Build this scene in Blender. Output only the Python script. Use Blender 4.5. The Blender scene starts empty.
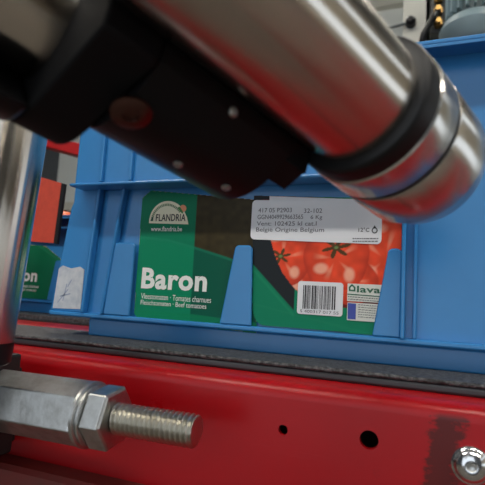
import bpy, bmesh, math, random
import numpy as np
from mathutils import Vector, Matrix

random.seed(4)
sc = bpy.context.scene
COL = sc.collection

# ------------------------------------------------------------------ camera
# camera axes solved from the vanishing points of the crate (x = along the belt, y = across, z = up)
CX = Vector((0.93244852, 0.35660909, 0.05804924))
CU = Vector((-0.01302822, -0.12737558, 0.99176899))
CF = Vector((-0.36106789, 0.92552981, 0.11412519))
CP = Vector((0.0, -0.372, 0.042))
cam_d = bpy.data.cameras.new('camera')
cam = bpy.data.objects.new('camera', cam_d)
COL.objects.link(cam)
cam_d.sensor_fit = 'HORIZONTAL'
cam_d.sensor_width = 36.0
cam_d.lens = 36.0
cam_d.clip_start = 0.005
cam.matrix_world = Matrix(((CX.x, CU.x, -CF.x, CP.x), (CX.y, CU.y, -CF.y, CP.y), (CX.z, CU.z, -CF.z, CP.z), (0, 0, 0, 1)))
cam_d.dof.use_dof = True
cam_d.dof.focus_distance = 0.40
cam_d.dof.aperture_fstop = 15.0
sc.camera = cam

# ------------------------------------------------------------------ world and exposure
wd = bpy.data.worlds.new('hall_daylight')
sc.world = wd
wd.use_nodes = True
wd.node_tree.nodes['Background'].inputs[0].default_value = (0.86, 0.93, 1.0, 1)
wd.node_tree.nodes['Background'].inputs[1].default_value = 1.15
sc.view_settings.view_transform = 'Standard'
sc.view_settings.look = 'None'
sc.view_settings.gamma = 1.0
sc.view_settings.use_curve_mapping = False
sc.view_settings.exposure = 0.22
LAMP_STRENGTH = 48.0


# ------------------------------------------------------------------ pixel -> plane measuring helpers
def ray(px, py):
    return CX * ((px - 242.5) / 485) - CU * ((py - 242.5) / 485) + CF


def on_y(px, py, y=0.0):
    r = ray(px, py)
    return CP + r * ((y - CP.y) / r.y)


def xz(px, py, y=0.0):
    p = on_y(px, py, y)
    return p.x, p.z


# ------------------------------------------------------------------ materials
def srgb(r, g, b):
    f = lambda c: (c / 255 / 12.92) if c <= 10.31 else ((c / 255 + 0.055) / 1.055) ** 2.4
    return (f(r), f(g), f(b), 1)


MATS = {}


def mat(name, col, rough=0.5, metal=0.0, spec=0.5, noise=None, bump=None, aniso=0.0, emit=None, alpha=None, coat=0.0):
    """noise = (scale, amount, dark colour); bump = (scale, strength, distance)"""
    if name in MATS:
        return MATS[name]
    m = bpy.data.materials.new(name)
    m.use_nodes = True
    nt = m.node_tree
    b = nt.nodes['Principled BSDF']
    b.inputs['Base Color'].default_value = col
    b.inputs['Roughness'].default_value = rough
    b.inputs['Metallic'].default_value = metal
    b.inputs['Specular IOR Level'].default_value = spec
    b.inputs['Anisotropic'].default_value = aniso
    b.inputs['Coat Weight'].default_value = coat
    b.inputs['Coat Roughness'].default_value = 0.12
    tc = nt.nodes.new('ShaderNodeTexCoord')
    if noise:
        n = nt.nodes.new('ShaderNodeTexNoise')
        n.inputs['Scale'].default_value = noise[0]
        n.inputs['Detail'].default_value = 6
        n.inputs['Roughness'].default_value = 0.65
        nt.links.new(tc.outputs['Object'], n.inputs['Vector'])
        r = nt.nodes.new('ShaderNodeValToRGB')
        r.color_ramp.elements[0].position = 0.42
        r.color_ramp.elements[1].position = 0.72
        r.color_ramp.elements[0].color = (0, 0, 0, 1)
        r.color_ramp.elements[1].color = (noise[1],) * 3 + (1,)
        nt.links.new(n.outputs['Fac'], r.inputs['Fac'])
        mx = nt.nodes.new('ShaderNodeMix')
        mx.data_type = 'RGBA'
        mx.inputs['A'].default_value = col
        mx.inputs['B'].default_value = noise[2]
        nt.links.new(r.outputs['Color'], mx.inputs['Factor'])
        nt.links.new(mx.outputs['Result'], b.inputs['Base Color'])
    if bump:
        n2 = nt.nodes.new('ShaderNodeTexNoise')
        n2.inputs['Scale'].default_value = bump[0]
        n2.inputs['Detail'].default_value = 4
        nt.links.new(tc.outputs['Object'], n2.inputs['Vector'])
        bp = nt.nodes.new('ShaderNodeBump')
        bp.inputs['Strength'].default_value = bump[1]
        bp.inputs['Distance'].default_value = bump[2]
        nt.links.new(n2.outputs['Fac'], bp.inputs['Height'])
        nt.links.new(bp.outputs['Normal'], b.inputs['Normal'])
    if emit:
        b.inputs['Emission Color'].default_value = emit[0]
        b.inputs['Emission Strength'].default_value = emit[1]
    MATS[name] = m
    return m


STEEL = mat('brushed_steel', (0.64, 0.60, 0.54, 1), 0.21, 1.0, noise=(60, 0.2, (0.52, 0.48, 0.43, 1)))
def brushed(m):
    nt = m.node_tree
    tg = nt.nodes.new('ShaderNodeTangent')
    tg.direction_type = 'RADIAL'
    tg.axis = 'Z'
    b = nt.nodes['Principled BSDF']
    nt.links.new(tg.outputs[0], b.inputs['Tangent'])
    b.inputs['Anisotropic'].default_value = 0.75
    b.inputs['Anisotropic Rotation'].default_value = 0.25


brushed(STEEL)
STEEL2 = mat('polished_steel', (0.66, 0.64, 0.60, 1), 0.24, 1.0)
brushed(STEEL2)
ZINC = mat('zinc_plated_steel', (0.56, 0.57, 0.56, 1), 0.36, 1.0, noise=(90, 0.7, (0.30, 0.29, 0.27, 1)), bump=(300, 0.25, 0.0004))
ZINC_T = mat('oiled_thread_steel', (0.58, 0.56, 0.50, 1), 0.34, 1.0, noise=(60, 0.4, (0.38, 0.34, 0.27, 1)))
CHROME = mat('chrome', (0.75, 0.76, 0.78, 1), 0.16, 1.0)
BLACK_PL = mat('black_glossy_plastic', (0.009, 0.009, 0.010, 1), 0.34, 0.0, 0.14)
BLACK_MT = mat('black_matt_plastic', (0.008, 0.008, 0.009, 1), 0.7, 0.0, 0.12)
BLACK_RB = mat('black_rubber_ring', (0.008, 0.008, 0.009, 1), 0.42, 0.0, 0.28)
DARK_ST = mat('dark_bracket_steel', (0.035, 0.033, 0.032, 1), 0.5, 0.3)
BLUE = mat('blue_crate_plastic', srgb(50, 128, 190), 0.26, 0.0, 0.5, noise=(14, 0.35, srgb(42, 114, 176)), bump=(220, 0.06, 0.0006))
WHITE = mat('white_sticker_paper', srgb(222, 224, 228), 0.5)
CREAM = mat('cream_print', srgb(228, 226, 200), 0.5)
INK = mat('black_ink', srgb(45, 45, 48), 0.55)
INKG = mat('grey_dot_ink', srgb(74, 74, 80), 0.55)
GRN_INK = mat('green_ink', srgb(20, 92, 66), 0.5)
WHITE_INK = mat('white_ink', srgb(232, 236, 232), 0.5)
BLUE_INK = mat('blue_ink', srgb(58, 74, 160), 0.5)
RED_INK = mat('red_ink', srgb(205, 90, 50), 0.5)
CARD = mat('card_board', srgb(190, 180, 150), 0.7)
BELT = mat('black_belt_rubber', (0.020, 0.021, 0.022, 1), 0.5, 0, 0.4, noise=(380, 1.0, (0.16, 0.16, 0.165, 1)), bump=(420, 1.0, 0.002))
BELT_S = mat('smooth_belt_rubber', (0.030, 0.030, 0.034, 1), 0.32, 0, 0.5)


def red_paint():
    m = mat('red_machine_paint', srgb(168, 16, 24), 0.34, 0.0, 0.32)
    nt = m.node_tree
    b = nt.nodes['Principled BSDF']
    L = nt.links.new
    tc = [n for n in nt.nodes if n.type == 'TEX_COORD'][0]
    sep = nt.nodes.new('ShaderNodeSeparateXYZ')
    L(tc.outputs['Object'], sep.inputs[0])

    def math_(op, a, bb=None):
        n = nt.nodes.new('ShaderNodeMath')
        n.operation = op
        for i, v in enumerate((a, bb)):
            if v is None:
                continue
            if isinstance(v, (int, float)):
                n.inputs[i].default_value = v
            else:
                L(v, n.inputs[i])
        return n.outputs[0]

    def noise(scale, stretch=(1, 1, 1), detail=5):
        mp = nt.nodes.new('ShaderNodeMapping')
        mp.inputs['Scale'].default_value = stretch
        L(tc.outputs['Object'], mp.inputs[0])
        n = nt.nodes.new('ShaderNodeTexNoise')
        n.inputs['Scale'].default_value = scale
        n.inputs['Detail'].default_value = detail
        n.inputs['Roughness'].default_value = 0.7
        L(mp.outputs[0], n.inputs['Vector'])
        return n.outputs['Fac']

    # oily brown streak below the bend, beside the screw (a stain with its own ragged outline)
    wob = math_('MULTIPLY', math_('SUBTRACT', noise(130, (1, 1, 2.2), 9), 0.5), 0.030)
    xs = math_('ADD', sep.outputs[0], wob)
    xs = math_('ADD', xs, math_('MULTIPLY', sep.outputs[2], -0.16))
    dx = math_('ABSOLUTE', math_('SUBTRACT', xs, 0.0135))
    st = nt.nodes.new('ShaderNodeMapRange')
    st.inputs['From Min'].default_value = 0.0060
    st.inputs['From Max'].default_value = 0.0095
    st.inputs['To Min'].default_value = 1
    st.inputs['To Max'].default_value = 0
    L(dx, st.inputs['Value'])
    zz = nt.nodes.new('ShaderNodeMapRange')
    zz.inputs['From Min'].default_value = -0.0135
    zz.inputs['From Max'].default_value = -0.0165
    L(sep.outputs[2], zz.inputs['Value'])
    stain = math_('MULTIPLY', math_('MULTIPLY', st.outputs[0], zz.outputs[0]), 0.8)
    # fine dark specks and long scuffs
    r = nt.nodes.new('ShaderNodeValToRGB')
    r.color_ramp.elements[0].position = 0.66
    r.color_ramp.elements[1].position = 0.78
    L(noise(55, (1, 1, 1)), r.inputs['Fac'])
    r2 = nt.nodes.new('ShaderNodeValToRGB')
    r2.color_ramp.elements[0].position = 0.63
    r2.color_ramp.elements[1].position = 0.74
    L(noise(70, (0.12, 1, 1.6)), r2.inputs['Fac'])
    m1 = nt.nodes.new('ShaderNodeMix')
    m1.data_type = 'RGBA'
    m1.inputs['A'].default_value = srgb(164, 8, 18)
    m1.inputs['B'].default_value = srgb(120, 22, 24)
    L(math_('MULTIPLY', r.outputs[0], 0.7), m1.inputs['Factor'])
    m2 = nt.nodes.new('ShaderNodeMix')
    m2.data_type = 'RGBA'
    L(m1.outputs['Result'], m2.inputs['A'])
    m2.inputs['B'].default_value = srgb(176, 48, 54)
    L(math_('MULTIPLY', r2.outputs[0], 0.35), m2.inputs['Factor'])
    m3 = nt.nodes.new('ShaderNodeMix')
    m3.data_type = 'RGBA'
    L(m2.outputs['Result'], m3.inputs['A'])
    m3.inputs['B'].default_value = srgb(54, 22, 18)
    L(stain, m3.inputs['Factor'])
    L(m3.outputs['Result'], b.inputs['Base Color'])
    rr = math_('ADD', math_('MULTIPLY', noise(40, (0.5, 1, 1)), 0.35), 0.16)
    L(rr, b.inputs['Roughness'])
    return m


RED = red_paint()
RED_DUSTY = mat('dusty_red_paint', srgb(122, 42, 38), 0.6, noise=(60, 0.6, srgb(96, 52, 44)))
RED_PLAIN = mat('red_paint', srgb(190, 48, 36), 0.45)
RED_DEEP = mat('deep_red_paint', srgb(176, 22, 24), 0.4)


# ------------------------------------------------------------------ mesh helpers
def link(name, me, m, parent=None, smooth=False):
    o = bpy.data.objects.new(name, me)
    COL.objects.link(o)
    if m is not None and not me.materials:
        me.materials.append(m)
    if parent is not None:
        o.parent = parent
    if smooth:
        me.polygons.foreach_set('use_smooth', [True] * len(me.polygons))
    return o


def bm_obj(name, bm, m, parent=None, smooth=False):
    bmesh.ops.recalc_face_normals(bm, faces=bm.faces)
    me = bpy.data.meshes.new(name)
    bm.to_mesh(me)
    bm.free()
    return link(name, me, m, parent, smooth)


def tag(o, label=None, cat=None, group=None, kind=None):
    if label:
        o['label'] = label
    if cat:
        o['category'] = cat
    if group:
        o['group'] = group
    if kind:
        o['kind'] = kind
    return o


def thing(name, label, cat, loc=(0, 0, 0), group=None):
    o = bpy.data.objects.new(name, None)
    o.empty_display_size = 0.02
    o.location = loc
    COL.objects.link(o)
    return tag(o, label, cat, group)


def bevel(o, w, seg=2, ang=35):
    md = o.modifiers.new('bevel', 'BEVEL')
    md.width = w
    md.segments = seg
    md.limit_method = 'ANGLE'
    md.angle_limit = math.radians(ang)
    return o


def box(name, x0, x1, y0, y1, z0, z1, m, parent=None, bw=0.0, seg=2):
    bm = bmesh.new()
    bmesh.ops.create_cube(bm, size=1)
    for v in bm.verts:
        v.co = ((x0 + x1) / 2 + v.co.x * (x1 - x0), (y0 + y1) / 2 + v.co.y * (y1 - y0), (z0 + z1) / 2 + v.co.z * (z1 - z0))
    o = bm_obj(name, bm, m, parent)
    if bw:
        bevel(o, bw, seg)
    return o


def prism_xz(name, pts, y0, y1, m, parent=None, bw=0.0, seg=2):
    """polygon in the x-z plane given thickness along y"""
    bm = bmesh.new()
    a = [bm.verts.new((x, y0, z)) for x, z in pts]
    b = [bm.verts.new((x, y1, z)) for x, z in pts]
    bm.faces.new(a)
    bm.faces.new(b[::-1])
    n = len(pts)
    for i in range(n):
        bm.faces.new((a[i], b[i], b[(i + 1) % n], a[(i + 1) % n]))
    o = bm_obj(name, bm, m, parent)
    if bw:
        bevel(o, bw, seg)
    return o


def frame_of(d):
    d = d.normalized()
    u = d.orthogonal().normalized()
    return d, u, d.cross(u)


def lathe(name, P, d, prof, m, parent=None, seg=64, uv=None, smooth_ang=40):
    """surface of revolution about the axis P + s d, prof = [(s, r)]"""
    if uv is None:
        d, u, v = frame_of(d)
    else:
        u, v = uv
    v = d.cross(u)
    bm = bmesh.new()
    rings = []
    for s, r in prof:
        if r < 1e-6:
            rings.append([bm.verts.new((0, 0, s))])
        else:
            rings.append([bm.verts.new((r * math.cos(2 * math.pi * k / seg), r * math.sin(2 * math.pi * k / seg), s)) for k in range(seg)])
    for a, b in zip(rings, rings[1:]):
        for k in range(seg):
            k2 = (k + 1) % seg
            if len(a) == 1 and len(b) == 1:
                continue
            if len(a) == 1:
                bm.faces.new((a[0], b[k], b[k2]))
            elif len(b) == 1:
                bm.faces.new((a[k], a[k2], b[0]))
            else:
                bm.faces.new((a[k], a[k2], b[k2], b[k]))
    o = bm_obj(name, bm, m, parent, True)
    me = o.data
    me.set_sharp_from_angle(angle=math.radians(smooth_ang))
    o.matrix_local = Matrix(((u.x, v.x, d.x, P.x), (u.y, v.y, d.y, P.y), (u.z, v.z, d.z, P.z), (0, 0, 0, 1)))
    return o


def tube_along(name, pts, r, m, parent=None, seg=10):
    bm = bmesh.new()
    rings = []
    n = len(pts)
    for i, p in enumerate(pts):
        a = pts[max(0, i - 1)]
        b = pts[min(n - 1, i + 1)]
        d, u, v = frame_of(Vector(b) - Vector(a))
        if rings:
            u = (prev - d * prev.dot(d)).normalized()
            v = d.cross(u)
        prev = u
        rings.append([bm.verts.new(Vector(p) + u * (r * math.cos(2 * math.pi * k / seg)) + v * (r * math.sin(2 * math.pi * k / seg))) for k in range(seg)])
    for a, b in zip(rings, rings[1:]):
        for k in range(seg):
            bm.faces.new((a[k], a[(k + 1) % seg], b[(k + 1) % seg], b[k]))
    bm.faces.new(rings[0])
    bm.faces.new(rings[-1][::-1])
    return bm_obj(name, bm, m, parent, True)


def text(name, body, x0, x1, z0, z1, y, m, parent, bold=0.0):
    """flat lettering facing -y whose ink box is x0..x1, z0..z1"""
    cu = bpy.data.curves.new(name, 'FONT')
    cu.body = body
    cu.size = 1.0
    cu.offset = bold
    cu.space_character = 1.0 + bold * 2.2
    cu.resolution_u = 3
    tmp = bpy.data.objects.new(name, cu)
    COL.objects.link(tmp)
    dg = bpy.context.evaluated_depsgraph_get()
    me = bpy.data.meshes.new_from_object(tmp.evaluated_get(dg))
    bpy.data.objects.remove(tmp)
    co = np.empty(len(me.vertices) * 3)
    me.vertices.foreach_get('co', co)
    co = co.reshape(-1, 3)
    mn, mxx = co.min(0), co.max(0)
    out = np.empty_like(co)
    out[:, 0] = x0 + (co[:, 0] - mn[0]) / (mxx[0] - mn[0]) * (x1 - x0)
    out[:, 2] = z0 + (co[:, 1] - mn[1]) / (mxx[1] - mn[1]) * (z1 - z0)
    out[:, 1] = y
    me.vertices.foreach_set('co', out.ravel())
    me.materials.clear()
    me.update()
    return link(name, me, m, parent)


def flat(name, pts, y, m, parent):
    bm = bmesh.new()
    bm.faces.new([bm.verts.new((x, y, z)) for x, z in pts])
    me = bpy.data.meshes.new(name)
    bm.normal_update()
    bm.to_mesh(me)
    bm.free()
    return link(name, me, m, parent)


def rrect(x0, x1, z0, z1, r, n=5):
    out = []
    for cx, cz, a0 in ((x1 - r, z1 - r, 0), (x0 + r, z1 - r, 90), (x0 + r, z0 + r, 180), (x1 - r, z0 + r, 270)):
        for k in range(n + 1):
            a = math.radians(a0 + 90 * k / n)
            out.append((cx + r * math.cos(a), cz + r * math.sin(a)))
    return out


# ================================================================== THE SETTING
CONC = mat('concrete_floor', srgb(98, 91, 82), 0.6, noise=(3, 0.4, srgb(80, 75, 69)))
WALL = mat('hall_wall_panel', srgb(226, 230, 226), 0.6, noise=(2, 0.3, srgb(204, 212, 210)))
CEIL = mat('hall_ceiling', srgb(74, 74, 74), 0.8)
WALL_D = mat('hall_wall_dark_panel', srgb(66, 70, 76), 0.6)
WALL_R = mat('hall_wall_cream', srgb(200, 190, 172), 0.6)
tag(box('floor', -5, 5, -4, 5, -1.0, -0.92, CONC), kind='structure')
tag(box('wall_back', -5, 5, 5.0, 5.1, -0.92, 4.6, WALL), kind='structure')
tag(box('wall_left', -5.1, -5, -4, 5.0, -0.92, 4.6, WALL_D), kind='structure')
tag(box('ceiling', -5, 5, -4, 5.0, 4.6, 4.7, CEIL), kind='structure')
# unseen gate behind the viewer and right wall openings, added and sized for daylight
tag(box('wall_front', -5, -3.4, -4.1, -4.0, -0.92, 4.6, WALL_D), kind='structure')
tag(box('wall_front_right', 1.2, 5, -4.1, -4.0, -0.92, 3.2, WALL_D), kind='structure')
tag(box('wall_front_lintel', -3.4, 5, -4.1, -4.0, 3.2, 4.6, WALL_D), kind='structure')
tag(box('wall_right', 5, 5.1, -4, 5.0, -0.92, -0.15, WALL_R), kind='structure')
tag(box('wall_right_middle', 5, 5.1, -4, 5.0, 0.75, 2.5, WALL_R), kind='structure')
tag(box('wall_right_top', 5, 5.1, -4, 5.0, 3.3, 4.6, WALL_R), kind='structure')
for k in range(6):
    yy = -4 + k * 1.78
    tag(box('trim_%d' % (20 + k), 5, 5.1, yy, yy + 0.1, 2.5, 3.3, WALL_R), kind='structure')

LAMP = mat('lamp_diffuser', (1, 1, 1, 1), 0.5, emit=((1.0, 0.95, 0.86, 1), LAMP_STRENGTH))
LAMP_H = mat('lamp_housing', srgb(210, 212, 212), 0.5)
lamp_spots = [(-1.6, -1.5, 'nearest the open side, left of the belt'), (0.6, -1.5, 'nearest the open side, above the crate'), (2.6, -1.5, 'nearest the open side, at far right'),
              (-1.6, 1.8, 'towards the back wall at left'), (0.9, 1.8, 'towards the back wall at right')]
for lx, ly, where in lamp_spots:
    lt = thing('ceiling_lamp', 'long white strip lamp under the hall ceiling ' + where, 'lamp', (lx, ly, 3.0), 'hall strip lamps')
    box('housing', -0.80, 0.80, -0.10, 0.10, 0.03, 0.09, LAMP_H, lt, 0.01)
    box('diffuser', -0.78, 0.78, -0.08, 0.08, 0.0, 0.03, LAMP, lt)
    for sx in (-0.6, 0.6):
        box('hanger', sx - 0.006, sx + 0.006, -0.006, 0.006, 0.09, 1.6, LAMP_H, lt)

# ================================================================== CONVEYOR FRAME (red sheet steel)
XL, XR = -1.3, 0.75
YF = -0.075            # front face of the side plate
fr = thing('belt_conveyor', 'red painted steel conveyor side frame with two drilled holes under the belt', 'conveyor', (0, 0, -0.92))


def fr_child(o):
    o.location.z += 0.92
    return o


def side_plate():
    bm = bmesh.new()
    zt, zb = -0.018, -0.115
    oc = [bm.verts.new((x, YF, z)) for x, z in ((XL, zb), (XR, zb), (XR, zt), (XL, zt))]
    edges = [bm.edges.new((oc[i], oc[(i + 1) % 4])) for i in range(4)]
    for px, py, r in ((283, 430, 0.0030), (369, 440, 0.0053)):
        hx, hz = xz(px, py, YF)
        vs = [bm.verts.new((hx + r * math.cos(2 * math.pi * k / 24), YF, hz + r * math.sin(2 * math.pi * k / 24))) for k in range(24)]
        edges += [bm.edges.new((vs[k], vs[(k + 1) % 24])) for k in range(24)]
    res = bmesh.ops.triangle_fill(bm, use_beauty=True, edges=edges, normal=(0, -1, 0))
    faces = [f for f in bm.faces]
    ex = bmesh.ops.extrude_face_region(bm, geom=faces)
    for v in ex['geom']:
        if isinstance(v, bmesh.types.BMVert):
            v.co.y += 0.004
    return bm_obj('side_plate', bm, RED, fr)


sp = fr_child(side_plate())


def sweep_x(name, prof, x0, x1, m, parent, smooth=True):
    """closed y-z profile swept along x"""
    bm = bmesh.new()
    a = [bm.verts.new((x0, y, z)) for y, z in prof]
    b = [bm.verts.new((x1, y, z)) for y, z in prof]
    n = len(prof)
    for i in range(n):
        bm.faces.new((a[i], a[(i + 1) % n], b[(i + 1) % n], b[i]))
    bm.faces.new(a[::-1])
    bm.faces.new(b)
    o = bm_obj(name, bm, m, parent, smooth)
    o.data.set_sharp_from_angle(angle=math.radians(32))
    return o


# rounded bend and horizontal top flange
rb = 0.009
prof = [(YF, -0.018)]
for k in range(9):
    a = math.radians(180 - 90 * k / 8)
    prof.append((YF + rb + rb * math.cos(a), -0.0175 + rb * math.sin(a)))
prof += [(0.05, -0.0085), (0.05, -0.0125), (YF + rb, -0.0125)]
for k in range(7):
    a = math.radians(90 + 90 * k / 6)
    prof.append((YF + rb + (rb - 0.004) * math.cos(a), -0.0175 + (rb - 0.004) * math.sin(a)))
prof.append((YF + 0.004, -0.018))
fr_child(sweep_x('top_flange', prof, XL, XR, RED, fr))
# lower lip that steps out towards the viewer at the left
zl = -0.085
lip = [(YF + 0.0, zl), (YF - 0.016, zl), (YF - 0.019, zl - 0.003), (YF - 0.019, zl - 0.06), (YF, zl - 0.06)]
fr_child(sweep_x('lower_lip', lip, XL, -0.172, RED_DUSTY, fr))
fr_child(box('lower_web', XL, XR, YF, YF + 0.004, -0.30, -0.115, RED, fr))
fr_child(box('inner_plate', XL, XR, 0.045, 0.05, -0.30, -0.0125, DARK_ST, fr))
for lx in (-1.1, 0.6):
    fr_child(box('leg', lx - 0.03, lx + 0.03, YF + 0.01, 0.045, -0.92, -0.30, RED, fr, 0.003))
# button head screw
hx, hz = xz(471, 465, YF)
scr = lathe('screw', Vector((hx, YF, hz)), Vector((0, -1, 0)), [(0, 0), (0, 0.0098), (0.0012, 0.0098), (0.0016, 0.0092), (0.0018, 0.0088), (0.0032, 0.0079), (0.0046, 0.0062), (0.0055, 0.0040), (0.0056, 0.0036), (0.0034, 0.0033), (0.0030, 0.0)], CHROME, fr, 40)
fr_child(scr)
scr['label'] = 'chrome button head socket screw'
lathe('hex_socket', Vector((0, 0, 0)), Vector((0, 0, 1)), [(0.0031, 0.0), (0.0042, 0.0024), (0.0046, 0.0028)], ZINC, scr, 6)

# second conveyor strand behind
fr2 = thing('belt_conveyor', 'red conveyor rail behind the front belt, seen under the far crate', 'conveyor', (0, 0, -0.92))
o = box('top_rail', XL, XR, 0.105, 0.19, -0.03, -0.0085, RED_DEEP, fr2, 0.002)
fr_child(o)
fr_child(box('side_plate', XL, XR, 0.19, 0.195, -0.30, -0.010, RED_DEEP, fr2))
fr_child(box('rear_plate', XL, XR, 0.62, 0.625, -0.30, -0.010, RED_DEEP, fr2))
fr_child(box('bed', XL, XR, 0.195, 0.62, -0.02, -0.008, DARK_ST, fr2))
for lx in (-1.1, 0.6):
    for ly in (0.2, 0.56):
        fr_child(box('leg', lx - 0.03, lx + 0.03, ly, ly + 0.055, -0.92, -0.30, RED_DEEP, fr2, 0.003))

# belts
bt = thing('conveyor_belt', 'black rubber belt with a gritty top under the near edge of the crate', 'conveyor belt', (0, 0, -0.0085))
o = box('belt_cover', XL, XR, -0.046, 0.040, 0.0055, 0.0085, BELT, bt, 0.0012)
o = box('belt_carcass', XL, XR, -0.0455, 0.0395, 0.0, 0.0055, BELT_S, bt, 0.0018)
bt2 = thing('conveyor_belt', 'black belt behind, carrying the far crate', 'conveyor belt', (0, 0, -0.008))
box('belt_cover', XL, XR, 0.198, 0.61, 0.0, 0.008, BELT, bt2, 0.0012)


# ================================================================== BLUE CRATES
def build_crate(name, label, loc, low=False):
    """front face at y=0 local, left end at x=0; W 0.40"""
    t = thing(name, label, 'crate', loc, 'blue produce crates')
    W, DP = (0.400, 0.34) if low else (0.470, 0.60)
    H = 0.2335 if not low else 0.156
    th = 0.003
    # body shell
    box('base', 0.04, W - 0.04, 0.003, DP - 0.003, 0.0, 0.016, BLUE, t, 0.0015)
    box('floor_panel', 0.012, W - 0.012, 0.001, DP - 0.001, 0.016, 0.020, BLUE, t)
    box('front_wall', 0.012, W - 0.012, 0.0, th, 0.020, H - 0.0035, BLUE, t)
    box('back_wall', 0.012, W - 0.012, DP - th, DP, 0.020, H - 0.0035, BLUE, t)
    box('side_wall', 0.012, 0.012 + th, th, DP - th, 0.020, H - 0.0035, BLUE, t)
    box('side_wall', W - 0.012 - th, W - 0.012, th, DP - th, 0.020, H - 0.0035, BLUE, t)
    # bottom flange all along the front
    box('bottom_flange', 0.0, W, -0.006, 0.001, 0.0165, 0.0205, BLUE, t, 0.0012)
    # rim (overhanging, hollow underneath)
    for a in ((-0.008, W + 0.008, -0.021, 0.004), (-0.008, W + 0.008, DP - 0.004, DP + 0.015), (-0.008, 0.014, 0.004, DP - 0.004), (W - 0.014, W + 0.008, 0.004, DP - 0.004)):
        box('rim', a[0], a[1], a[2], a[3], H - 0.0035, H, BLUE, t, 0.001)
    box('rim_lip', -0.008, W + 0.008, -0.021, -0.0192, H - 0.006, H - 0.0035, BLUE, t, 0.0005)
    # corner plate at left, flaring to the bottom flange
    prism_xz('corner_plate', [(0.0, 0.0205), (0.037, 0.0205), (0.041, 0.136), (0.0165, 0.136), (0.0165, 0.128), (0.0125, 0.118)], -0.004, 0.0, BLUE, t, 0.001)
    # upright ribs
    for x0, x1, x2, x3, yd in ((0.037, 0.0405, 0.0440, 0.0475, 0.008), (0.0585, 0.0615, 0.0715, 0.0745, 0.008)):
        prism_xz('rib', [(x0, 0.0205), (x1, 0.0205), (x3, 0.136), (x2, 0.136)], -yd, 0.0, BLUE, t, 0.0014)
    ztop = H - 0.0035
    prism_xz('rib', [(0.3155, 0.0205), (0.3185, 0.0205), (0.3185, ztop), (0.3155, ztop)], -0.011, 0.0, BLUE, t, 0.0008)
    prism_xz('rib', [(0.3235, 0.0205), (0.3262, 0.0205), (0.3262, ztop), (0.3235, ztop)], -0.005, 0.0, BLUE, t, 0.0008)
    # proud band above the label window
    if not low:
        prism_xz('upper_panel', [(0.0270, 0.1365), (0.3155, 0.1365), (0.3155, ztop), (0.0275, ztop)], -0.019, -0.001, BLUE, t, 0.0012)
        for x0 in (0.0560, 0.0870, 0.20):
            box('rib', x0, x0 + 0.0032, -0.0225, -0.0185, 0.1385, ztop, BLUE, t, 0.0008)
        box('ledge', 0.0240, 0.3155, -0.0230, -0.001, 0.1350, 0.1378, BLUE, t, 0.0012)
        for k, (ex, ez) in enumerate(((0.0765, 0.178), (0.0805, 0.1775), (0.0765, 0.1735))):
            box('embossed_mark', ex, ex + 0.0025, -0.0198, -0.0185, ez, ez + 0.003, BLUE, t, 0.0004)
    else:
        box('ledge', 0.0185, 0.3155, -0.0165, -0.001, 0.1350, 0.1378, BLUE, t, 0.0008)
    # label tabs (upright fingers that hold the cards)
    def tabshape(xb0, xb1, xt0, xt1, zt):
        r = 0.004
        pts = [(xb0, 0.0205), (xb1, 0.0205), (xt1, zt - r)]
        for k in range(1, 5):
            a = math.radians(90 * k / 4)
            pts.append((xt1 - r + r * math.cos(a), zt - r + r * math.sin(a)))
        for k in range(0, 5):
            a = math.radians(90 + 90 * k / 4)
            pts.append((xt0 + r + r * math.cos(a), zt - r + r * math.sin(a)))
        return pts
    for a in ((0.0615, 0.0890, 0.0670, 0.0890, 0.0855), (0.1755, 0.2030, 0.1850, 0.2005, 0.0850), (0.2960, 0.3155, 0.3055, 0.3157, 0.0845)):
        prism_xz('label_tab', tabshape(*a), -0.0062, -0.0034, BLUE, t, 0.0012, 3)
    return t


CRX = -0.3345
crate = build_crate('plastic_crate', 'tall blue plastic crate holding label cards, standing on the front belt', (CRX, 0, 0))
# pale torn sticker residue on the corner plate
RESID = mat('sticker_residue', srgb(196, 200, 204), 0.6, noise=(90, 0.55, srgb(120, 140, 165)))
prism_xz('sticker_residue', [(0.0030, 0.0225), (0.0350, 0.0235), (0.0352, 0.0600), (0.0300, 0.0625), (0.0200, 0.0605), (0.0100, 0.0630), (0.0056, 0.0600)], -0.0044, -0.0040, RESID, crate)['label'] = 'pale torn sticker residue on the corner'
for k, (ax, az, bx_, bz) in enumerate(((0.008, 0.028, 0.019, 0.041), (0.010, 0.034, 0.022, 0.037), (0.014, 0.030, 0.017, 0.046), (0.018, 0.043, 0.022, 0.050))):
    dx, dz = bx_ - ax, bz - az
    l = math.hypot(dx, dz)
    nx, nz = -dz / l * 0.0005, dx / l * 0.0005
    flat('pen_stroke', [(ax - nx, az - nz), (bx_ - nx, bz - nz), (bx_ + nx, bz + nz), (ax + nx, az + nz)], -0.00448, mat('pen_ink', srgb(140, 152, 178), 0.6), crate)

low = build_crate('plastic_crate', 'low blue plastic crate with a green card, behind at left of the tall crate', (-0.745, 0.25, 0), low=True)
TOM = mat('tomato_skin', srgb(214, 88, 26), 0.3)
LEAF = mat('calyx_green', srgb(50, 84, 30), 0.6)


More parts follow.
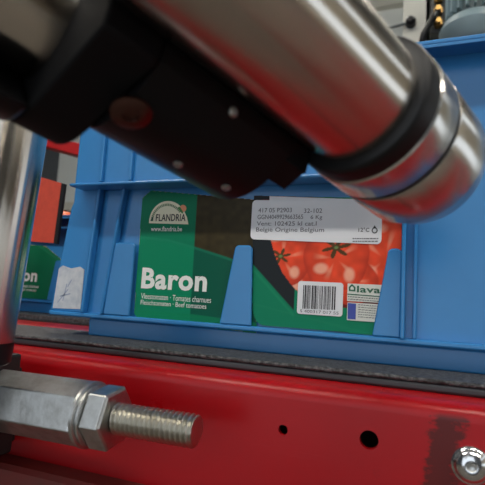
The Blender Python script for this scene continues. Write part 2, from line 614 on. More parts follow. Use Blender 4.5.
def tomato(label, loc, r):
    t = thing('tomato', label, 'tomato', loc, 'tomatoes in the far crate')
    bm = bmesh.new()
    bmesh.ops.create_uvsphere(bm, u_segments=28, v_segments=16, radius=r)
    for v in bm.verts:
        a = math.atan2(v.co.y, v.co.x)
        rho = math.hypot(v.co.x, v.co.y) / r
        k = 1 + 0.035 * math.cos(5 * a) * rho
        v.co.x *= k
        v.co.y *= k
        v.co.z = v.co.z * 0.82 - (0.22 * r * math.exp(-(rho / 0.3) ** 2) if v.co.z > 0 else 0)
        v.co.z += 0.82 * r
    bm_obj('flesh', bm, TOM, t, True)
    bm = bmesh.new()
    for k in range(5):
        a = 2 * math.pi * k / 5
        c = bm.verts.new((0, 0, 1.46 * r))
        p1 = bm.verts.new((0.25 * r * math.cos(a - 0.5), 0.25 * r * math.sin(a - 0.5), 1.52 * r))
        p2 = bm.verts.new((0.62 * r * math.cos(a), 0.62 * r * math.sin(a), 1.58 * r))
        p3 = bm.verts.new((0.25 * r * math.cos(a + 0.5), 0.25 * r * math.sin(a + 0.5), 1.52 * r))
        bm.faces.new((c, p1, p2, p3))
    bm_obj('calyx', bm, LEAF, t)
    tube_along('stem', [Vector((0, 0, 1.45 * r)), Vector((0.05 * r, 0, 1.65 * r)), Vector((0.15 * r, 0, 1.8 * r))], 0.06 * r, LEAF, t, 6)
    return t


for i, (tx, ty, where) in enumerate(((-0.42, 0.31, 'nearest the tall crate'), (-0.525, 0.31, 'in the middle of its row'), (-0.63, 0.31, 'furthest from the tall crate'))):
    for lay in range(2):
        tomato('orange red tomato in the far crate, %s, %s layer' % (where, ('bottom', 'top')[lay]), (tx, ty, 0.0202 + lay * 0.0825), 0.0495)

# ================================================================== LABEL CARDS
def inside(poly, x, z):
    c = np.zeros(x.shape, bool)
    n = len(poly)
    for i in range(n):
        x0, z0 = poly[i]
        x1, z1 = poly[(i + 1) % n]
        cond = ((z0 > z) != (z1 > z))
        with np.errstate(divide='ignore', invalid='ignore'):
            xi = (x1 - x0) * (z - z0) / (z1 - z0) + x0
        c ^= cond & (x < xi)
    return c


def lin(c):
    return np.array(srgb(*c)[:3])


PRINT = bpy.data.materials.new('offset_print')
PRINT.use_nodes = True
_b = PRINT.node_tree.nodes['Principled BSDF']
_a = PRINT.node_tree.nodes.new('ShaderNodeVertexColor')
_a.layer_name = 'ink'
PRINT.node_tree.links.new(_a.outputs[0], _b.inputs['Base Color'])
_b.inputs['Roughness'].default_value = 0.5
_b.inputs['Specular IOR Level'].default_value = 0.2


def printed_sheet(name, poly, y, paint, parent, cell=0.0006):
    xs = [p[0] for p in poly]
    zs = [p[1] for p in poly]
    nx = int((max(xs) - min(xs)) / cell)
    nz = int((max(zs) - min(zs)) / cell)
    gx = np.linspace(min(xs), max(xs), nx + 1)
    gz = np.linspace(min(zs), max(zs), nz + 1)
    VX, VZ = np.meshgrid(gx, gz)
    cx, cz = np.meshgrid((gx[1:] + gx[:-1]) / 2, (gz[1:] + gz[:-1]) / 2)
    keep = inside(poly, cx, cz)
    J, I = np.nonzero(keep)
    a = J * (nx + 1) + I
    quads = np.stack([a, a + 1, a + nx + 2, a + nx + 1], 1)
    used, inv = np.unique(quads, return_inverse=True)
    co = np.stack([VX.ravel(), np.full(VX.size, y), VZ.ravel()], 1)[used]
    me = bpy.data.meshes.new(name)
    me.from_pydata(co.tolist(), [], inv.reshape(-1, 4).tolist())
    col = paint(co[:, 0], co[:, 2])
    at = me.color_attributes.new('ink', 'FLOAT_COLOR', 'POINT')
    at.data.foreach_set('color', np.concatenate([col, np.ones((len(col), 1))], 1).astype(np.float32).ravel())
    me.materials.append(PRINT)
    return link(name, me, None, parent)


def P(px, py):
    return xz(px, py, -0.0018)


def curve_z(pts):
    """polyline through photo points, returned as z(x)"""
    q = sorted(P(*p) for p in pts)
    X = np.array([a[0] for a in q])
    Zz = np.array([a[1] for a in q])
    return lambda x: np.interp(x, X, Zz)


def mixc(col, mask, c, k=1.0):
    m = (np.clip(mask, 0, 1) * k)[:, None]
    return col * (1 - m) + lin(c) * m


def soft(v, w=0.0006):
    return np.clip(v / w + 0.5, 0, 1)


rng = np.random.default_rng(3)


def vnoise(x, z, s):
    gx, gz = x * s, z * s
    tab = np.random.default_rng(11).random((64, 64))
    ix, iz = np.floor(gx).astype(int), np.floor(gz).astype(int)
    fx, fz = gx - ix, gz - iz
    fx, fz = fx * fx * (3 - 2 * fx), fz * fz * (3 - 2 * fz)
    g = lambda i, j: tab[i % 64, j % 64]
    return (g(ix, iz) * (1 - fx) + g(ix + 1, iz) * fx) * (1 - fz) + (g(ix, iz + 1) * (1 - fx) + g(ix + 1, iz + 1) * fx) * fz


YC = -0.0018
arc_l = curve_z([(120, 233), (140, 236), (168, 239), (193, 246), (230, 258), (260, 270)])
arc_b = curve_z([(120, 308), (150, 311), (190, 314), (250, 322)])
bx0 = P(197.5, 193)
bx1 = P(191, 300)


def paint_baron(x, z):
    n = len(x)
    col = np.tile(lin((0, 130, 92)), (n, 1))
    up = soft(z - arc_l(x))
    col = mixc(col, up, (2, 120, 86))
    bxx = bx1[0] + (z - bx1[1]) / (bx0[1] - bx1[1]) * (bx0[0] - bx1[0])
    right = soft(x - bxx)
    col = mixc(col, right * (1 - up), (0, 88, 68))
    nn = vnoise(x, z, 240)[:, None]
    brown = lin((56, 48, 26)) * (0.75 + 0.5 * nn)
    m = (right * up)[:, None]
    col = col * (1 - m) + brown * m
    line = np.clip(1 - np.abs(z - arc_l(x) + 0.0012) / 0.0016, 0, 1)
    col = mixc(col, line, (30, 130, 98), 0.6)
    low_ = soft(arc_b(x) - z)
    col = mixc(col, low_, (0, 128, 84), 0.7)
    return col


def card_outline_left():
    return [P(134, 313), P(137, 317), P(160, 322), P(256, 333), P(259, 200), P(151, 190.5), P(142.5, 198)]


c1 = thing('label_card', 'green and brown card with large white lettering, in the left half of the window', 'label card', (0, 0, 0), 'crate label cards')
o1 = card_outline_left()
printed_sheet('print', o1, YC, paint_baron, c1)
prism_xz('board', o1, YC + 0.0001, YC + 0.0007, CARD, c1)


def ink_text(name, body, l, r, top, base, m, parent, bold=0.0, y=YC - 0.0002):
    """l, r: photo x of the ink; top, base: photo y of the ink box at its left end"""
    x0, z0 = P(l, base)
    _, z1 = P(l, top)
    slope = (base - 225.0) / (l + 1010)
    x1, _ = P(r, base + slope * (r - l))
    return text(name, body, x0, x1, z0, z1, y, m, parent, bold)


ink_text('lettering', 'Baron', 141, 206.5, 267.5, 288.5, WHITE_INK, c1, 0.034)
ink_text('lettering', 'Vleestomaten \u00b7 Tomates charnues', 141, 211, 293.0, 298.6, WHITE_INK, c1, 0.0)
ink_text('lettering', 'Fleischtomaten \u00b7 Beef tomatoes', 140.7, 206.3, 299.6, 304.4, WHITE_INK, c1, 0.0)
# cream dome emblem
dome = [P(148.2, 223.2), P(188.5, 224.4), P(187.0, 217.0)]
for a in range(20, 181, 10):
    ca, sa = math.cos(math.radians(a)), math.sin(math.radians(a))
    dome.append(P(167.6 + 19.2 * ca + 0.6, 223.2 - 22.2 * sa))
flat('emblem', dome, YC - 0.00015, CREAM, c1)
ink_text('lettering', 'FLANDRIA', 155.8, 185.6, 214.2, 221.2, INK, c1, 0.02, YC - 0.0003)
ink_text('lettering', 'www.flandria.be', 151.0, 182.0, 226.6, 231.2, WHITE_INK, c1, 0.01)
ax_, az_ = P(151.8, 221.0)
for a in range(38, 172, 6):      # small arched print along the dome, too fine to read
    ca, sa = math.cos(math.radians(a)), math.sin(math.radians(a))
    q = [P(167.6 + rr * math.cos(math.radians(a + da)), 222.6 - rr * 1.13 * math.sin(math.radians(a + da))) for rr, da in ((14.6, -2), (16.8, -2), (16.8, 2), (14.6, 2))]
    flat('arched_print', q, YC - 0.0003, mat('faded_green_ink', srgb(96, 130, 92), 0.6), c1)
flat('leaf_print', [P(150.5, 221), P(152, 217.5), P(153.6, 216.5), P(153.2, 221)], YC - 0.0003, GRN_INK, c1)
flat('tomato_print', [P(183.2 + 3.4 * math.cos(k * 0.5236), 208.4 - 3.6 * math.sin(k * 0.5236)) for k in range(12)], YC - 0.0003, mat('pale_orange_ink', srgb(222, 150, 112), 0.6), c1)
flat('stalk_print', [P(177.5, 208), P(180, 206.5), P(183.5, 212.5), P(182.5, 213.8), P(179.5, 210.5)], YC - 0.0004, mat('stalk_ink', srgb(70, 130, 70), 0.6), c1)

# right card with the tomato picture
YR = -0.0030
pic_arc = [P(272, 243), P(276, 258), P(283, 273), P(291, 284), P(304, 298), P(322, 305), P(350, 308), P(400, 312), P(404, 200), P(262, 200)]
TOMS = [(346, 232, 22, 22, 0), (378, 226, 26, 26, 0), (384, 262, 32, 40, 0), (352, 282, 26, 22, 0), (287, 268, 34, 32, 1), (285, 259, 31, 28, 1), (338.5, 260, 31.5, 32, 2)]


def paint_tomatoes(x, z):
    # work in a local frame measured in photo-pixel-like units on the card
    o = np.array(P(262, 243))
    ex = (np.array(P(372, 252)) - o)[0] / 110.0
    ez = (np.array(P(262, 293)) - o)[1] / 50.0
    sl = 9.0 / 110.0
    u = 262 + (x - o[0]) / ex
    v = 243 + (z - o[1]) / ez + (u - 262) * 0.045
    n = len(x)
    col = np.tile(lin((0, 122, 88)), (n, 1))
    # black top-left with green swoosh
    sw = np.where(u < 299, 266.5 + (u - 256) * 1.0, 200.0)
    col = mixc(col, np.clip((sw - v) / 1.2 + 0.5, 0, 1), (28, 34, 38))
    ln = np.clip(1 - np.abs(v - sw - 4.5) / 3.0, 0, 1)
    col = mixc(col, ln, (20, 136, 96), 0.8)
    ln2 = np.clip(1 - np.abs(v - (304 + (u - 256) * 0.22)) / 1.6, 0, 1)
    col = mixc(col, ln2, (24, 128, 92), 0.5)
    pic = inside(pic_arc, x, z).astype(float)
    pc = np.tile(lin((104, 26, 22)), (n, 1))
    nz = vnoise(u, v, 0.16)
    for (tu, tv, ru, rv, kind) in TOMS:
        du, dv = (u - tu) / ru, (v - tv) / rv
        ang = np.arctan2(dv, du)
        rr = np.hypot(du, dv) / (1 + 0.03 * np.cos(5 * ang + kind))
        m = np.clip((1 - rr) * ru / 1.2 + 0.5, 0, 1)
        shade = np.clip(1.0 - rr ** 4 * 0.5, 0, 1)[:, None]
        base = lin((228, 74, 42)) * shade + lin((140, 28, 24)) * (1 - shade)
        base = base * (0.82 + 0.36 * nz[:, None])
        ribs = np.clip(np.cos(5 * ang + 1.3 * kind) * 2 - 1.3, 0, 1) * np.clip(1 - np.abs(rr - 0.42) / 0.3, 0, 1)
        base = base * (1 - ribs[:, None] * 0.75) + lin((240, 172, 140)) * ribs[:, None] * 0.75
        hi = np.clip(1 - np.hypot((du + 0.45) / 0.28, (dv - 0.30) / 0.2), 0, 1)
        hi = np.maximum(hi, np.clip(1 - np.hypot((du - 0.42) / 0.2, (dv - 0.5) / 0.26), 0, 1))
        hi = np.maximum(hi, 0.8 * np.clip(1 - np.hypot((du + 0.30) / 0.42, (dv + 0.72) / 0.16), 0, 1))
        hi = np.clip(hi * 2.2, 0, 1)[:, None] * 0.72
        base = base * (1 - hi) + lin((244, 188, 160)) * hi
        pc = pc * (1 - m[:, None]) + base * m[:, None]
    for (su, sv, sr) in ((283, 257, 9), (338.5, 250, 12)):
        du, dv = u - su, (v - sv) * 1.35
        ang = np.arctan2(dv, du)
        rr = np.hypot(du, dv)
        star = np.abs(np.cos(3 * ang + 0.4 + 0.03 * rr)) ** 2.5
        m = np.clip(sr * (0.36 + 0.85 * star) - rr + 0.5, 0, 1)
        pc = mixc(pc, m, (44, 58, 28), 0.92)
        pc = mixc(pc, np.clip(2.4 - rr, 0, 1), (110, 150, 90), 0.8)
    pm = pic[:, None]
    return col * (1 - pm) + pc * pm


o2 = [P(262.5, 325), P(257.5, 322), P(254.5, 317), P(253.0, 309), P(253.5, 240), P(254.5, 196), P(396, 199), P(402, 203), P(399.5, 337)]
c2 = thing('label_card', 'produce card with a photo of red tomatoes, in the right half of the crate window', 'label card', (0, 0, 0), 'crate label cards')
printed_sheet('print', o2, YR, paint_tomatoes, c2)
prism_xz('board', o2, YR + 0.0001, YR + 0.0008, mat('dark_board_edge', srgb(24, 26, 28), 0.7), c2)


# white weight sticker
def sticker_pts(l, r, t, b, rad, k=0.0):
    x0, z0 = P(l, b)
    _, z1 = P(l, t)
    x1, _ = P(r, b + 5)
    return [(x, z - (x - x0) * k) for x, z in rrect(x0, x1, z0, z1, rad)]


YS = YR - 0.0005
st1 = thing('batch_sticker', 'white sticker with dot printed batch text, above the tomato picture', 'sticker', (0, 0, 0), 'stickers on the tomato card')
prism_xz('paper', sticker_pts(251, 381.5, 200.5, 239.5, 0.0035, 0.026), YS, YR - 0.0001, WHITE, st1)
for body, l, r, t, b in (('417 05 P2903', 259.0, 292.4, 208.6, 213.0), ('32-102', 304.5, 322.6, 208.6, 213.0), ('GGN4049929663565', 258.2, 303.6, 215.2, 219.6), ('6 Kg', 311, 322.6, 215.0, 220.2),
                         ('Vent: 102425 kl cat.I', 257.4, 317, 221.8, 226.0), ('Belgi\u00eb Origine Belgium', 256.7, 324.5, 227.8, 233.2)):
    dl = (l - 257) * 0.06
    ink_text('lettering', body, l, r, t + dl * 0.15, b + dl * 0.15, INKG, st1, 0.0, YS - 0.0002)
ink_text('lettering', '12\u00b0C', 358.8, 369.5, 228.0, 232.2, INK, st1, 0.01, YS - 0.0002)
ring_o = [(374.9 + 3.0 * math.cos(k * math.pi / 8), 230.8 + 3.0 * math.sin(k * math.pi / 8)) for k in range(16)]
bmr = bmesh.new()
ro = [bmr.verts.new((P(a, b)[0], YS - 0.0002, P(a, b)[1])) for a, b in ring_o]
ri = [bmr.verts.new((P(374.9 + (a - 374.9) * 0.66, 230.8 + (b - 230.8) * 0.66)[0], YS - 0.0002, P(374.9 + (a - 374.9) * 0.66, 230.8 + (b - 230.8) * 0.66)[1])) for a, b in ring_o]
for k in range(16):
    bmr.faces.new((ro[k], ro[(k + 1) % 16], ri[(k + 1) % 16], ri[k]))
bm_obj('drop_symbol', bmr, INK, st1)
flat('drop_symbol', [P(373.0, 228.8), P(374.9, 225.6), P(376.8, 228.8)], YS - 0.0002, INK, st1)
for j, yy in enumerate((238.4, 241.2)):     # two lines of print too fine to read
    xx = 353.0
    while xx < 378:
        wdt = random.uniform(1.2, 3.2)
        flat('fine_print', [P(xx, yy), P(xx + wdt, yy), P(xx + wdt, yy + 0.9), P(xx, yy + 0.9)], YS - 0.0002, INKG, st1)
        xx += wdt + 0.6

# pale strip behind the top of the sticker
prism_xz('backing_strip', [P(270, 196.5), P(372, 200), P(372, 206), P(270, 203)], YR - 0.00008, YR - 0.00002, WHITE, st1)

# barcode sticker
st2 = thing('barcode_sticker', 'white barcode sticker on the tomato card beside the centre tab', 'sticker', (0, 0, 0), 'stickers on the tomato card')
prism_xz('paper', sticker_pts(297.3, 342.6, 281, 313.6, 0.0022), YS, YR - 0.0001, WHITE, st2)
xx = 304.0
rb_ = random.Random(7)
while xx < 336.5:
    wdt = rb_.choice((0.45, 0.6, 0.9, 1.4))
    a = P(xx, 285.2 + (xx - 304) * 0.045)
    b = P(xx, 308.6 + (xx - 304) * 0.045)
    c = P(xx + wdt, 300)
    flat('bar', [(a[0], b[1]), (a[0] + c[0] - P(xx, 300)[0], b[1]), (a[0] + c[0] - P(xx, 300)[0], a[1]), (a[0], a[1])], YS - 0.0002, INK, st2)
    xx += wdt + rb_.choice((0.5, 0.7, 0.9, 1.2))
ink_text('lettering', '5 400317 017 55', 300.5, 339.0, 309.3, 312.2, INKG, st2, 0.0, YS - 0.0002)

# quality mark sticker
st3 = thing('quality_sticker', 'white and blue printed quality mark beside the barcode, half behind the right tab', 'sticker', (0, 0, 0), 'stickers on the tomato card')
LAVA_BG = mat('pale_print_panel', srgb(214, 216, 208), 0.5)
q0 = sticker_pts(347.4, 392, 283.5, 301.0, 0.0006)
prism_xz('paper', q0, YS, YR - 0.0001, LAVA_BG, st3)
q1 = sticker_pts(347.2, 392, 302.4, 320.0, 0.0004)
prism_xz('paper', q1, YS, YR - 0.0001, LAVA_BG, st3)
ink_text('lettering', 'lava', 357.3, 380.5, 285.8, 292.4, GRN_INK, st3, 0.02, YS - 0.0002)
# little house mark
hs = [(349.2, 287.0), (352.4, 284.0), (355.9, 287.4), (355.7, 291.6), (349.3, 291.0)]
flat('house_symbol', [P(*p) for p in hs], YS - 0.0002, GRN_INK, st3)
flat('house_symbol', [P(352.5 + (a - 352.5) * 0.5, 288.4 + (b - 288.4) * 0.5) for a, b in hs], YS - 0.0003, LAVA_BG, st3)
flat('rule', [P(347.8, 293.6), P(392, 297), P(392, 298), P(347.8, 294.6)], YS - 0.0002, GRN_INK, st3)
for yy in (296.2, 298.6):
    xx = 348.5
    while xx < 388:
        wdt = random.uniform(1.0, 2.6)
        o_ = (xx - 348) * 0.08
        flat('fine_print', [P(xx, yy + o_), P(xx + wdt, yy + o_), P(xx + wdt, yy + o_ + 0.8), P(xx, yy + o_ + 0.8)], YS - 0.0002, INKG, st3)
        xx += wdt + 0.7
flat('blue_panel', [P(348.2, 303.0), P(356.4, 303.6), P(356.0, 319.4), P(348.0, 318.8)], YS - 0.0002, BLUE_INK, st3)
for yy in (304.4, 306.8, 309.2, 311.6, 314.0, 316.4):
    xx = 358.5
    while xx < 388:
        wdt = random.uniform(1.0, 3.0)
        o_ = (xx - 358) * 0.08
        flat('fine_print', [P(xx, yy + o_), P(xx + wdt, yy + o_), P(xx + wdt, yy + o_ + 0.7), P(xx, yy + o_ + 0.7)], YS - 0.0002, INKG, st3)
        xx += wdt + 0.7

# card in the far crate (same lettering, green all over)
dx = -0.745 - CRX
c3 = thing('label_card', 'green produce card in the low crate behind, partly hidden by the steel post', 'label card', (dx, 0.25, 0), 'crate label cards')
zb_ = P(170, 318)[1]
o3 = [(-0.250, zb_), (-0.135, zb_), (-0.135, 0.083), (-0.176, 0.108), (-0.250, 0.112)]


def paint_far(x, z):
    col = np.tile(lin((8, 110, 74)), (len(x), 1))
    ln = np.clip(1 - np.abs(z - (0.108 - (x + 0.19) * 0.5)) / 0.002, 0, 1)
    return mixc(col, ln, (40, 140, 100), 0.7)


printed_sheet('print', o3, YC, paint_far, c3, 0.0015)
prism_xz('board', o3, YC + 0.0001, YC + 0.0007, CARD, c3)
for ch in list(c1.children):
    if ch.name.split('.')[0] == 'lettering' and len(c3.children) < 5:
        n = ch.copy()
        COL.objects.link(n)
        n.parent = c3
        n.scale = (1.12, 1, 1.12)
        tx_, tz_ = xz(36.5, 282, 0.248)
        n.location = (tx_ - dx - 1.12 * P(206.5, 292)[0], 0, tz_ - 1.12 * P(141, 288.5)[1])

# red stop plate with black edge at the far crate
rs = thing('stop_plate', 'orange red stop plate with black rubber edge above the far green card', 'stop plate', (0, 0, 0))
pa = [xz(-10, 163, 0.17), xz(61.5, 183, 0.17), xz(53.5, 243, 0.17), xz(-12, 238, 0.17)]
prism_xz('plate', pa, 0.17, 0.174, mat('orange_red_panel', srgb(196, 66, 42), 0.6, noise=(120, 0.4, srgb(160, 50, 34))), rs)
pb = [xz(61.7, 183, 0.17), xz(65, 184, 0.17), xz(57, 244, 0.17), xz(53.7, 243, 0.17)]
prism_xz('rubber_edge', pb, 0.1695, 0.174, BLACK_RB, rs)
xa, za = xz(-2, 205, 0.176)
box('bracket', xa - 0.012, xa + 0.012, 0.174, 0.186, -0.006, za, DARK_ST, rs)
# red machine beam further back
rbm = thing('machine_beam', 'red machine beam behind the corner of the tall crate', 'beam', (0, 0, -0.92))
p0, p1 = on_y(20, 128, 0.75), on_y(95, 151, 0.75)
qa = [xz(15, 127, 0.75), xz(95, 147, 0.75), xz(95, 160, 0.75), xz(15, 138, 0.75)]
fr_child(prism_xz('beam', qa, 0.75, 0.83, RED_DEEP, rbm, 0.003))
bx_c = qa[0][0]
fr_child(box('post', bx_c - 0.04, bx_c + 0.04, 0.75, 0.83, -0.92, qa[3][1] + 0.01, RED_DEEP, rbm, 0.003))

# ================================================================== STEEL TUBES AND BLACK CLAMP (foreground)
D = Vector((0.40552135, 0.88792351, -0.21712733))
E_ = Vector((-0.55006365, 0.42675681, 0.71784999))
W_ = Vector((0.73005645, -0.17166964, 0.66147344))
P0 = Vector((-0.08198296, -0.30839502, 0.14899028))
R1 = 0.025


def T(s, a, b):
    """point at s along the tube axis, a/b metres across (a along W_, b along E_)"""
    return P0 + D * s + W_ * a + E_ * b


big = thing('steel_tube', 'thick brushed steel tube crossing the top, ending in a capped collar', 'tube')
lathe('tube', P0, D, [(-0.34, 0.0), (-0.34, R1), (0.1335, R1), (0.1335, 0)], STEEL, big, 96, (W_, E_))
lathe('rubber_ring', P0, D, [(0.1337, 0.0245), (0.1337, 0.0282), (0.1345, 0.0292), (0.1360, 0.0297), (0.1420, 0.0297), (0.1424, 0.0290), (0.1424, 0.0245)], BLACK_RB, big, 96, (W_, E_))
lathe('steel_collar', P0, D, [(0.1426, 0.024), (0.1426, 0.0296), (0.1434, 0.0303), (0.1572, 0.0303), (0.1578, 0.0298), (0.1578, 0.024)], STEEL2, big, 96, (W_, E_))
lathe('seal', P0, D, [(0.1579, 0.024), (0.1579, 0.0293), (0.1602, 0.0293), (0.1602, 0.024)], BLACK_RB, big, 96, (W_, E_))
lathe('end_cap', P0, D, [(0.1603, 0.024), (0.1603, 0.0298), (0.1610, 0.0303), (0.1860, 0.0303), (0.1866, 0.0300), (0.1960, 0.0268), (0.1972, 0.0255), (0.1972, 0.0)], STEEL2, big, 96, (W_, E_))

A2, B2 = -0.053, 0.038
tube2 = thing('steel_tube', 'shorter steel tube at the top left corner, held in the black clamp', 'tube')
lathe('tube', T(0, A2, B2), D, [(-0.30, 0.0), (-0.30, 0.020), (0.0398, 0.020), (0.0398, 0.0)], STEEL, tube2, 72, (W_, E_))


def circ(cx, cy, r, a0, a1, n):
    # angle 0 looks to the viewer (-E), increasing towards -W
    return [(cx - r * math.sin(math.radians(a0 + (a1 - a0) * k / n)), cy - r * math.cos(math.radians(a0 + (a1 - a0) * k / n))) for k in range(n + 1)]


def hull(pts):
    pts = sorted(set((round(a, 6), round(b, 6)) for a, b in pts))
    def half(ps):
        h = []
        for p in ps:
            while len(h) > 1 and (h[-1][0] - h[-2][0]) * (p[1] - h[-2][1]) - (h[-1][1] - h[-2][1]) * (p[0] - h[-2][0]) <= 0:
                h.pop()
            h.append(p)
        return h
    a, b = half(pts), half(pts[::-1])
    return a[:-1] + b[:-1]


def extrude_d(name, sec, s0, s1, m, parent, bw):
    out = []
    for p in sec:
        if not out or math.dist(p, out[-1]) > 0.0009:
            out.append(p)
    if math.dist(out[0], out[-1]) < 0.0009:
        out.pop()
    sec = out
    bm = bmesh.new()
    a = [bm.verts.new(T(s0, *p)) for p in sec]
    b = [bm.verts.new(T(s1, *p)) for p in sec]
    bm.faces.new(a)
    bm.faces.new(b[::-1])
    n = len(sec)
    for i in range(n):
        bm.faces.new((a[i], b[i], b[(i + 1) % n], a[(i + 1) % n]))
    o = bm_obj(name, bm, m, parent, True)
    o.data.set_sharp_from_angle(angle=math.radians(30))
    if bw:
        bevel(o, bw, 2, 40)
    return o


clamp = thing('tube_clamp', 'black plastic clamp joining the two steel tubes', 'clamp')
RI = 0.0256
inner = circ(0, 0, RI, 215, 84, 36)


def clamp_section(r_tube, cx, cy, r_side, a0):
    arc = circ(0, 0, r_tube, a0, 215, 40)
    h_ = hull(arc + circ(cx, cy, r_side, 0, 350, 47))
    st_ = min(range(len(h_)), key=lambda i: (h_[i][0] - arc[0][0]) ** 2 + (h_[i][1] - arc[0][1]) ** 2)
    h_ = h_[st_:] + h_[:st_]
    e_ = arc[-1]
    if (h_[1][0] - e_[0]) ** 2 + (h_[1][1] - e_[1]) ** 2 < (h_[-1][0] - e_[0]) ** 2 + (h_[-1][1] - e_[1]) ** 2:
        h_ = [h_[0]] + h_[1:][::-1]
    return [p for p in h_ if math.hypot(*p) > 0.0262] + inner


SB = (0.031, -0.040, 0.022, 0.0300)
extrude_d('clamp_shell', clamp_section(SB[0], SB[1], SB[2], SB[3], 76), 0.0595, 0.122, BLACK_PL, clamp, 0.0)
extrude_d('clamp_nose', circ(0, 0, 0.0335, 75, 77, 2) + circ(0, 0, 0.0435, 82, 215, 40) + inner, 0.1222, 0.1335, BLACK_PL, clamp, 0.0)
extrude_d('clamp_block', clamp_section(0.032, A2, B2, 0.036, 74), 0.040, 0.0590, BLACK_MT, clamp, 0.001)
cradle = circ(A2, B2, 0.037, 26, 235, 40) + circ(A2, B2, 0.0203, 235, 68, 30)
extrude_d('cradle', cradle, 0.004, 0.0399, BLACK_PL, clamp, 0.002)


def hit_clamp(px, py):
    """first point of the clamp surface seen at a photo point, and its normal"""
    dg = bpy.context.evaluated_depsgraph_get()
    best = None
    for ch in clamp.children:
        ev = ch.evaluated_get(dg)
        ok, loc, nor, idx = ev.ray_cast(CP, ray(px, py).normalized())
        if ok and (best is None or (loc - CP).length < (best[0] - CP).length):
            best = (loc.copy(), nor.copy())
    return best


hits = [hit_clamp(*q) for q in ((233, 112), (178, 164), (226, 187), (131, 113))]
for q in hits[:3]:
    if q:
        p, n = q
        bo = lathe('bolt', p - n * 0.0003, n, [(0, 0), (0, 0.0019), (0.0008, 0.0019), (0.0013, 0.0014), (0.0014, 0.0010), (0.0006, 0.0009), (0.0006, 0)], ZINC, clamp, 24)
        bo['label'] = 'small chrome bolt head'
if hits[3]:
    p, n = hits[3]
    bo = lathe('bolt', p - n * 0.0005, n, [(0, 0), (0, 0.0066), (0.0010, 0.0066), (0.0018, 0.0050), (0.0018, 0.0026), (0.0009, 0.0024), (0.0009, 0)], mat('red_reflection_bolt', (0.13, 0.07, 0.06, 1), 0.3, 1.0), clamp, 32)  # reddish metal colour stands in for a red reflection on the bolt
    bo['label'] = 'round bolt head with a red reflection in its colour'

# upright post at left
post = thing('steel_post', 'upright steel post at the left edge, ending above the hex coupling', 'post')
d3 = Vector((0.0100, 0.0, 0.1405)).normalized()
b3 = Vector((-0.2468, -0.13, -0.0022)) + Vector((-0.71, -0.70, 0)) * 0.0215
lathe('tube', b3, d3, [(0.010, 0.0), (0.010, 0.0215), (0.16, 0.0215), (0.16, 0.0)], STEEL, post, 72)
lathe('foot_cap', b3, d3, [(-0.004, 0.0), (-0.004, 0.0205), (-0.003, 0.0215), (0.0098, 0.0218), (0.0098, 0.0)], BLACK_RB, post, 72)

# ================================================================== STUD WITH NUT
stud = thing('threaded_stud', 'zinc plated threaded stud with hex nut and coupling in front of the red plate', 'bolt')
SY, SZ = -0.115, -0.0340
AX = Vector((1, 0, 0.008)).normalized()
S0 = Vector((0, SY, SZ + 0.0012))


def hexbar(name, x0, x1, R, rot, m, parent, ch=0.0):
    bm = bmesh.new()
    u = Vector((0, 1, 0))
    v = AX.cross(u)
    prof = [(x0, R - ch), (x0 + ch * 0.5, R), (x1 - ch * 0.5, R), (x1, R - ch)] if ch else [(x0, R), (x1, R)]
    rings = []
    for s, r in prof:
        rings.append([bm.verts.new(S0 + AX * s + u * (r * math.cos(rot + k * math.pi / 3)) + v * (r * math.sin(rot + k * math.pi / 3))) for k in range(6)])
    for a, b in zip(rings, rings[1:]):
        for k in range(6):
            bm.faces.new((a[k], a[(k + 1) % 6], b[(k + 1) % 6], b[k]))
    bm.faces.new(rings[0])
    bm.faces.new(rings[-1][::-1])
    return bevel(bm_obj(name, bm, m, parent), 0.0007, 2)


ROT = math.radians(20)
hexbar('hex_coupling', -0.2720, -0.1950, 0.0198, ROT, ZINC, stud)
lathe('washer', S0, AX, [(-0.1948, 0.009), (-0.1948, 0.0192), (-0.1943, 0.0199), (-0.1922, 0.0199), (-0.1917, 0.0192), (-0.1917, 0.009)], ZINC, stud, 48)
lathe('spring_washer', S0, AX, [(-0.1915, 0.009), (-0.1915, 0.0178), (-0.1908, 0.0185), (-0.1894, 0.0185), (-0.1890, 0.0178), (-0.1890, 0.009)], ZINC, stud, 48)
hexbar('nut', -0.1888, -0.1745, 0.0192, math.radians(8), ZINC, stud, 0.0022)


def thread():
    x0, x1, pitch, rmaj, dep, seg = -0.1745, -0.1205, 0.0033, 0.0094, 0.0025, 40
    step = pitch / 8
    n = int((x1 - x0) / step)
    bm = bmesh.new()
    u = Vector((0, 1, 0))
    v = AX.cross(u)
    rings = []
    for i in range(n + 1):
        s = x0 + i * step
        ring = []
        for k in range(seg):
            ph = (s / pitch - k / seg) % 1.0
            tri = abs(ph * 2 - 1)
            prof_ = min(1.0, max(0.0, (tri - 0.10) / 0.78))
            r = rmaj - dep * (1 - prof_)
            ed = (x1 - s) / 0.0018
            if ed < 1:
                r = min(r, rmaj - 0.0015 + 0.0015 * ed)
            a = 2 * math.pi * k / seg
            ring.append(bm.verts.new(S0 + AX * s + u * (r * math.cos(a)) + v * (r * math.sin(a))))
        rings.append(ring)
    for a, b in zip(rings, rings[1:]):
        for k in range(seg):
            bm.faces.new((a[k], a[(k + 1) % seg], b[(k + 1) % seg], b[k]))
    bm.faces.new(rings[0])
    c = bm.verts.new(S0 + AX * (x1 + 0.0002))
    for k in range(seg):
        bm.faces.new((rings[-1][k], rings[-1][(k + 1) % seg], c))
    o = bm_obj('threaded_rod', bm, ZINC_T, stud, True)
    o.data.set_sharp_from_angle(angle=math.radians(45))


thread()
brk = thing('mounting_bracket', 'dark steel bracket at the left edge carrying the stud and the post', 'bracket')
box('block', -0.330, -0.2722, -0.175, -0.0955, -0.075, -0.0065, DARK_ST, brk, 0.002)
box('arm', -0.330, -0.290, -0.0955, YF - 0.0002, -0.075, -0.02, DARK_ST, brk, 0.002)

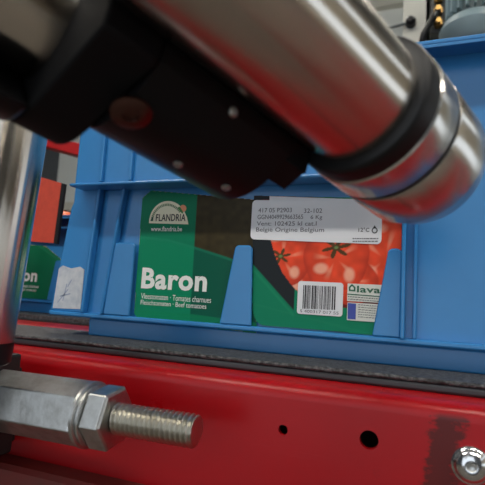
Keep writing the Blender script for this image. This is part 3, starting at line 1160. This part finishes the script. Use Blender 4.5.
# ================================================================== BACKGROUND MACHINERY (top right, out of focus)
PALE = mat('pale_painted_steel', srgb(206, 204, 192), 0.5)
col_ = thing('steel_column', 'pale steel column behind the crate at the top right', 'column', (0, 0, -0.92))
cx0, cx1 = xz(403, 20, 1.6)[0], xz(431, 20, 1.6)[0]
fr_child(box('flange', cx0, cx1, 1.60, 1.612, -0.92, 4.6, PALE, col_, 0.003))
fr_child(box('web', (cx0 + cx1) / 2 - 0.006, (cx0 + cx1) / 2 + 0.006, 1.612, 1.75, -0.92, 4.6, PALE, col_))
fr_child(box('flange', cx0, cx1, 1.75, 1.762, -0.92, 4.6, PALE, col_, 0.003))
bp = on_y(411, 24, 1.6)
fr_child(lathe('cable_clip', bp, Vector((0, -1, 0)), [(0, 0), (0, 0.020), (0.03, 0.020), (0.04, 0.010), (0.04, 0)], BLACK_RB, col_, 16))
pts = []
for k in range(13):
    f = k / 12
    q = on_y(330 + 81 * f, 34 - 12 * f + 9 * math.sin(math.pi * f) * 0.4, 1.585)
    pts.append(q)
cb = tube_along('cable', pts, 0.006, mat('grey_cable', srgb(92, 98, 98), 0.5), None)
tag(cb, 'grey cable slung from the pale column', 'cable')

motor = thing('electric_motor', 'grey blue finned motor above the crate rim at the top right', 'motor')
MB = mat('grey_blue_motor_paint', srgb(126, 146, 152), 0.45)
MD = mat('dark_motor_fin', srgb(70, 86, 88), 0.5)
mc = on_y(474, 34, 1.4)
mz0 = mc.z - 0.05
lathe('gear_housing', Vector((mc.x, 1.42, mz0)), Vector((0, 0, 1)), [(0, 0), (0, 0.07), (0.02, 0.10), (0.07, 0.115), (0.10, 0.10), (0.115, 0.08), (0.115, 0)], MB, motor, 40)
lathe('stator', Vector((mc.x, 1.42, mz0)), Vector((0, 0, 1)), [(0.116, 0), (0.116, 0.072), (0.36, 0.072), (0.38, 0.05), (0.38, 0)], MD, motor, 40)
fin_me = None
for k in range(20):
    a = 2 * math.pi * k / 20
    if fin_me is None:
        f_ = box('fin', 0.070, 0.094, -0.003, 0.003, 0.0, 0.22, MB, motor)
        fin_me = f_.data
    else:
        f_ = link('fin', fin_me, None, motor)
    f_.location = (mc.x, 1.42, mz0 + 0.125)
    f_.rotation_euler = (0, 0, a)
box('mount_arm', mc.x - 0.03, mc.x + 0.03, 1.42, 1.80, mz0 - 0.05, mz0 - 0.001, PALE, motor)
# dark valve block and pipes between column and motor
vb = thing('valve_block', 'dark valve block with brass fittings between column and motor', 'valve')
vx, vz = xz(438, 22, 1.55)
box('block', vx - 0.03, vx + 0.03, 1.52, 1.60, vz - 0.06, vz + 0.10, mat('dark_valve', srgb(44, 46, 44), 0.4), vb, 0.006)
for k, dz in enumerate((-0.03, 0.02, 0.07)):
    lathe('fitting', Vector((vx, 1.52, vz + dz)), Vector((0, -1, 0)), [(0, 0), (0, 0.016), (0.02, 0.016), (0.02, 0.010), (0.04, 0.010), (0.04, 0)], mat('brass', srgb(150, 120, 70), 0.3, 1.0), vb, 12)
hp_ = [Vector((vx, 1.50, vz + 0.02)), Vector((vx - 0.02, 1.47, vz - 0.03)), Vector((vx - 0.05, 1.46, vz - 0.09)), Vector((vx - 0.06, 1.47, vz - 0.16))]
tube_along('hose', hp_, 0.012, BLACK_RB, vb)
box('mount_plate', vx - 0.045, vx + 0.20, 1.60, 1.608, vz - 0.08, vz + 0.30, mat('grey_green_panel', srgb(150, 166, 164), 0.5), vb)
# hall cross beams on the far wall so that it reads as a framed wall
for k, bz in enumerate((1.1, 2.3, 3.4)):
    tag(box('trim_%d' % (k + 1), -5, 5, 4.9, 5.0, bz, bz + 0.12, PALE), kind='structure')
for k, bx in enumerate((-3.9, -2.6, -1.3, 0.0, 1.3)):
    tag(box('trim_%d' % (k + 4), bx, bx + 0.16, 4.86, 4.9, -0.92, 4.6, mat('grey_green_upright', srgb(140, 152, 146), 0.6)), kind='structure')
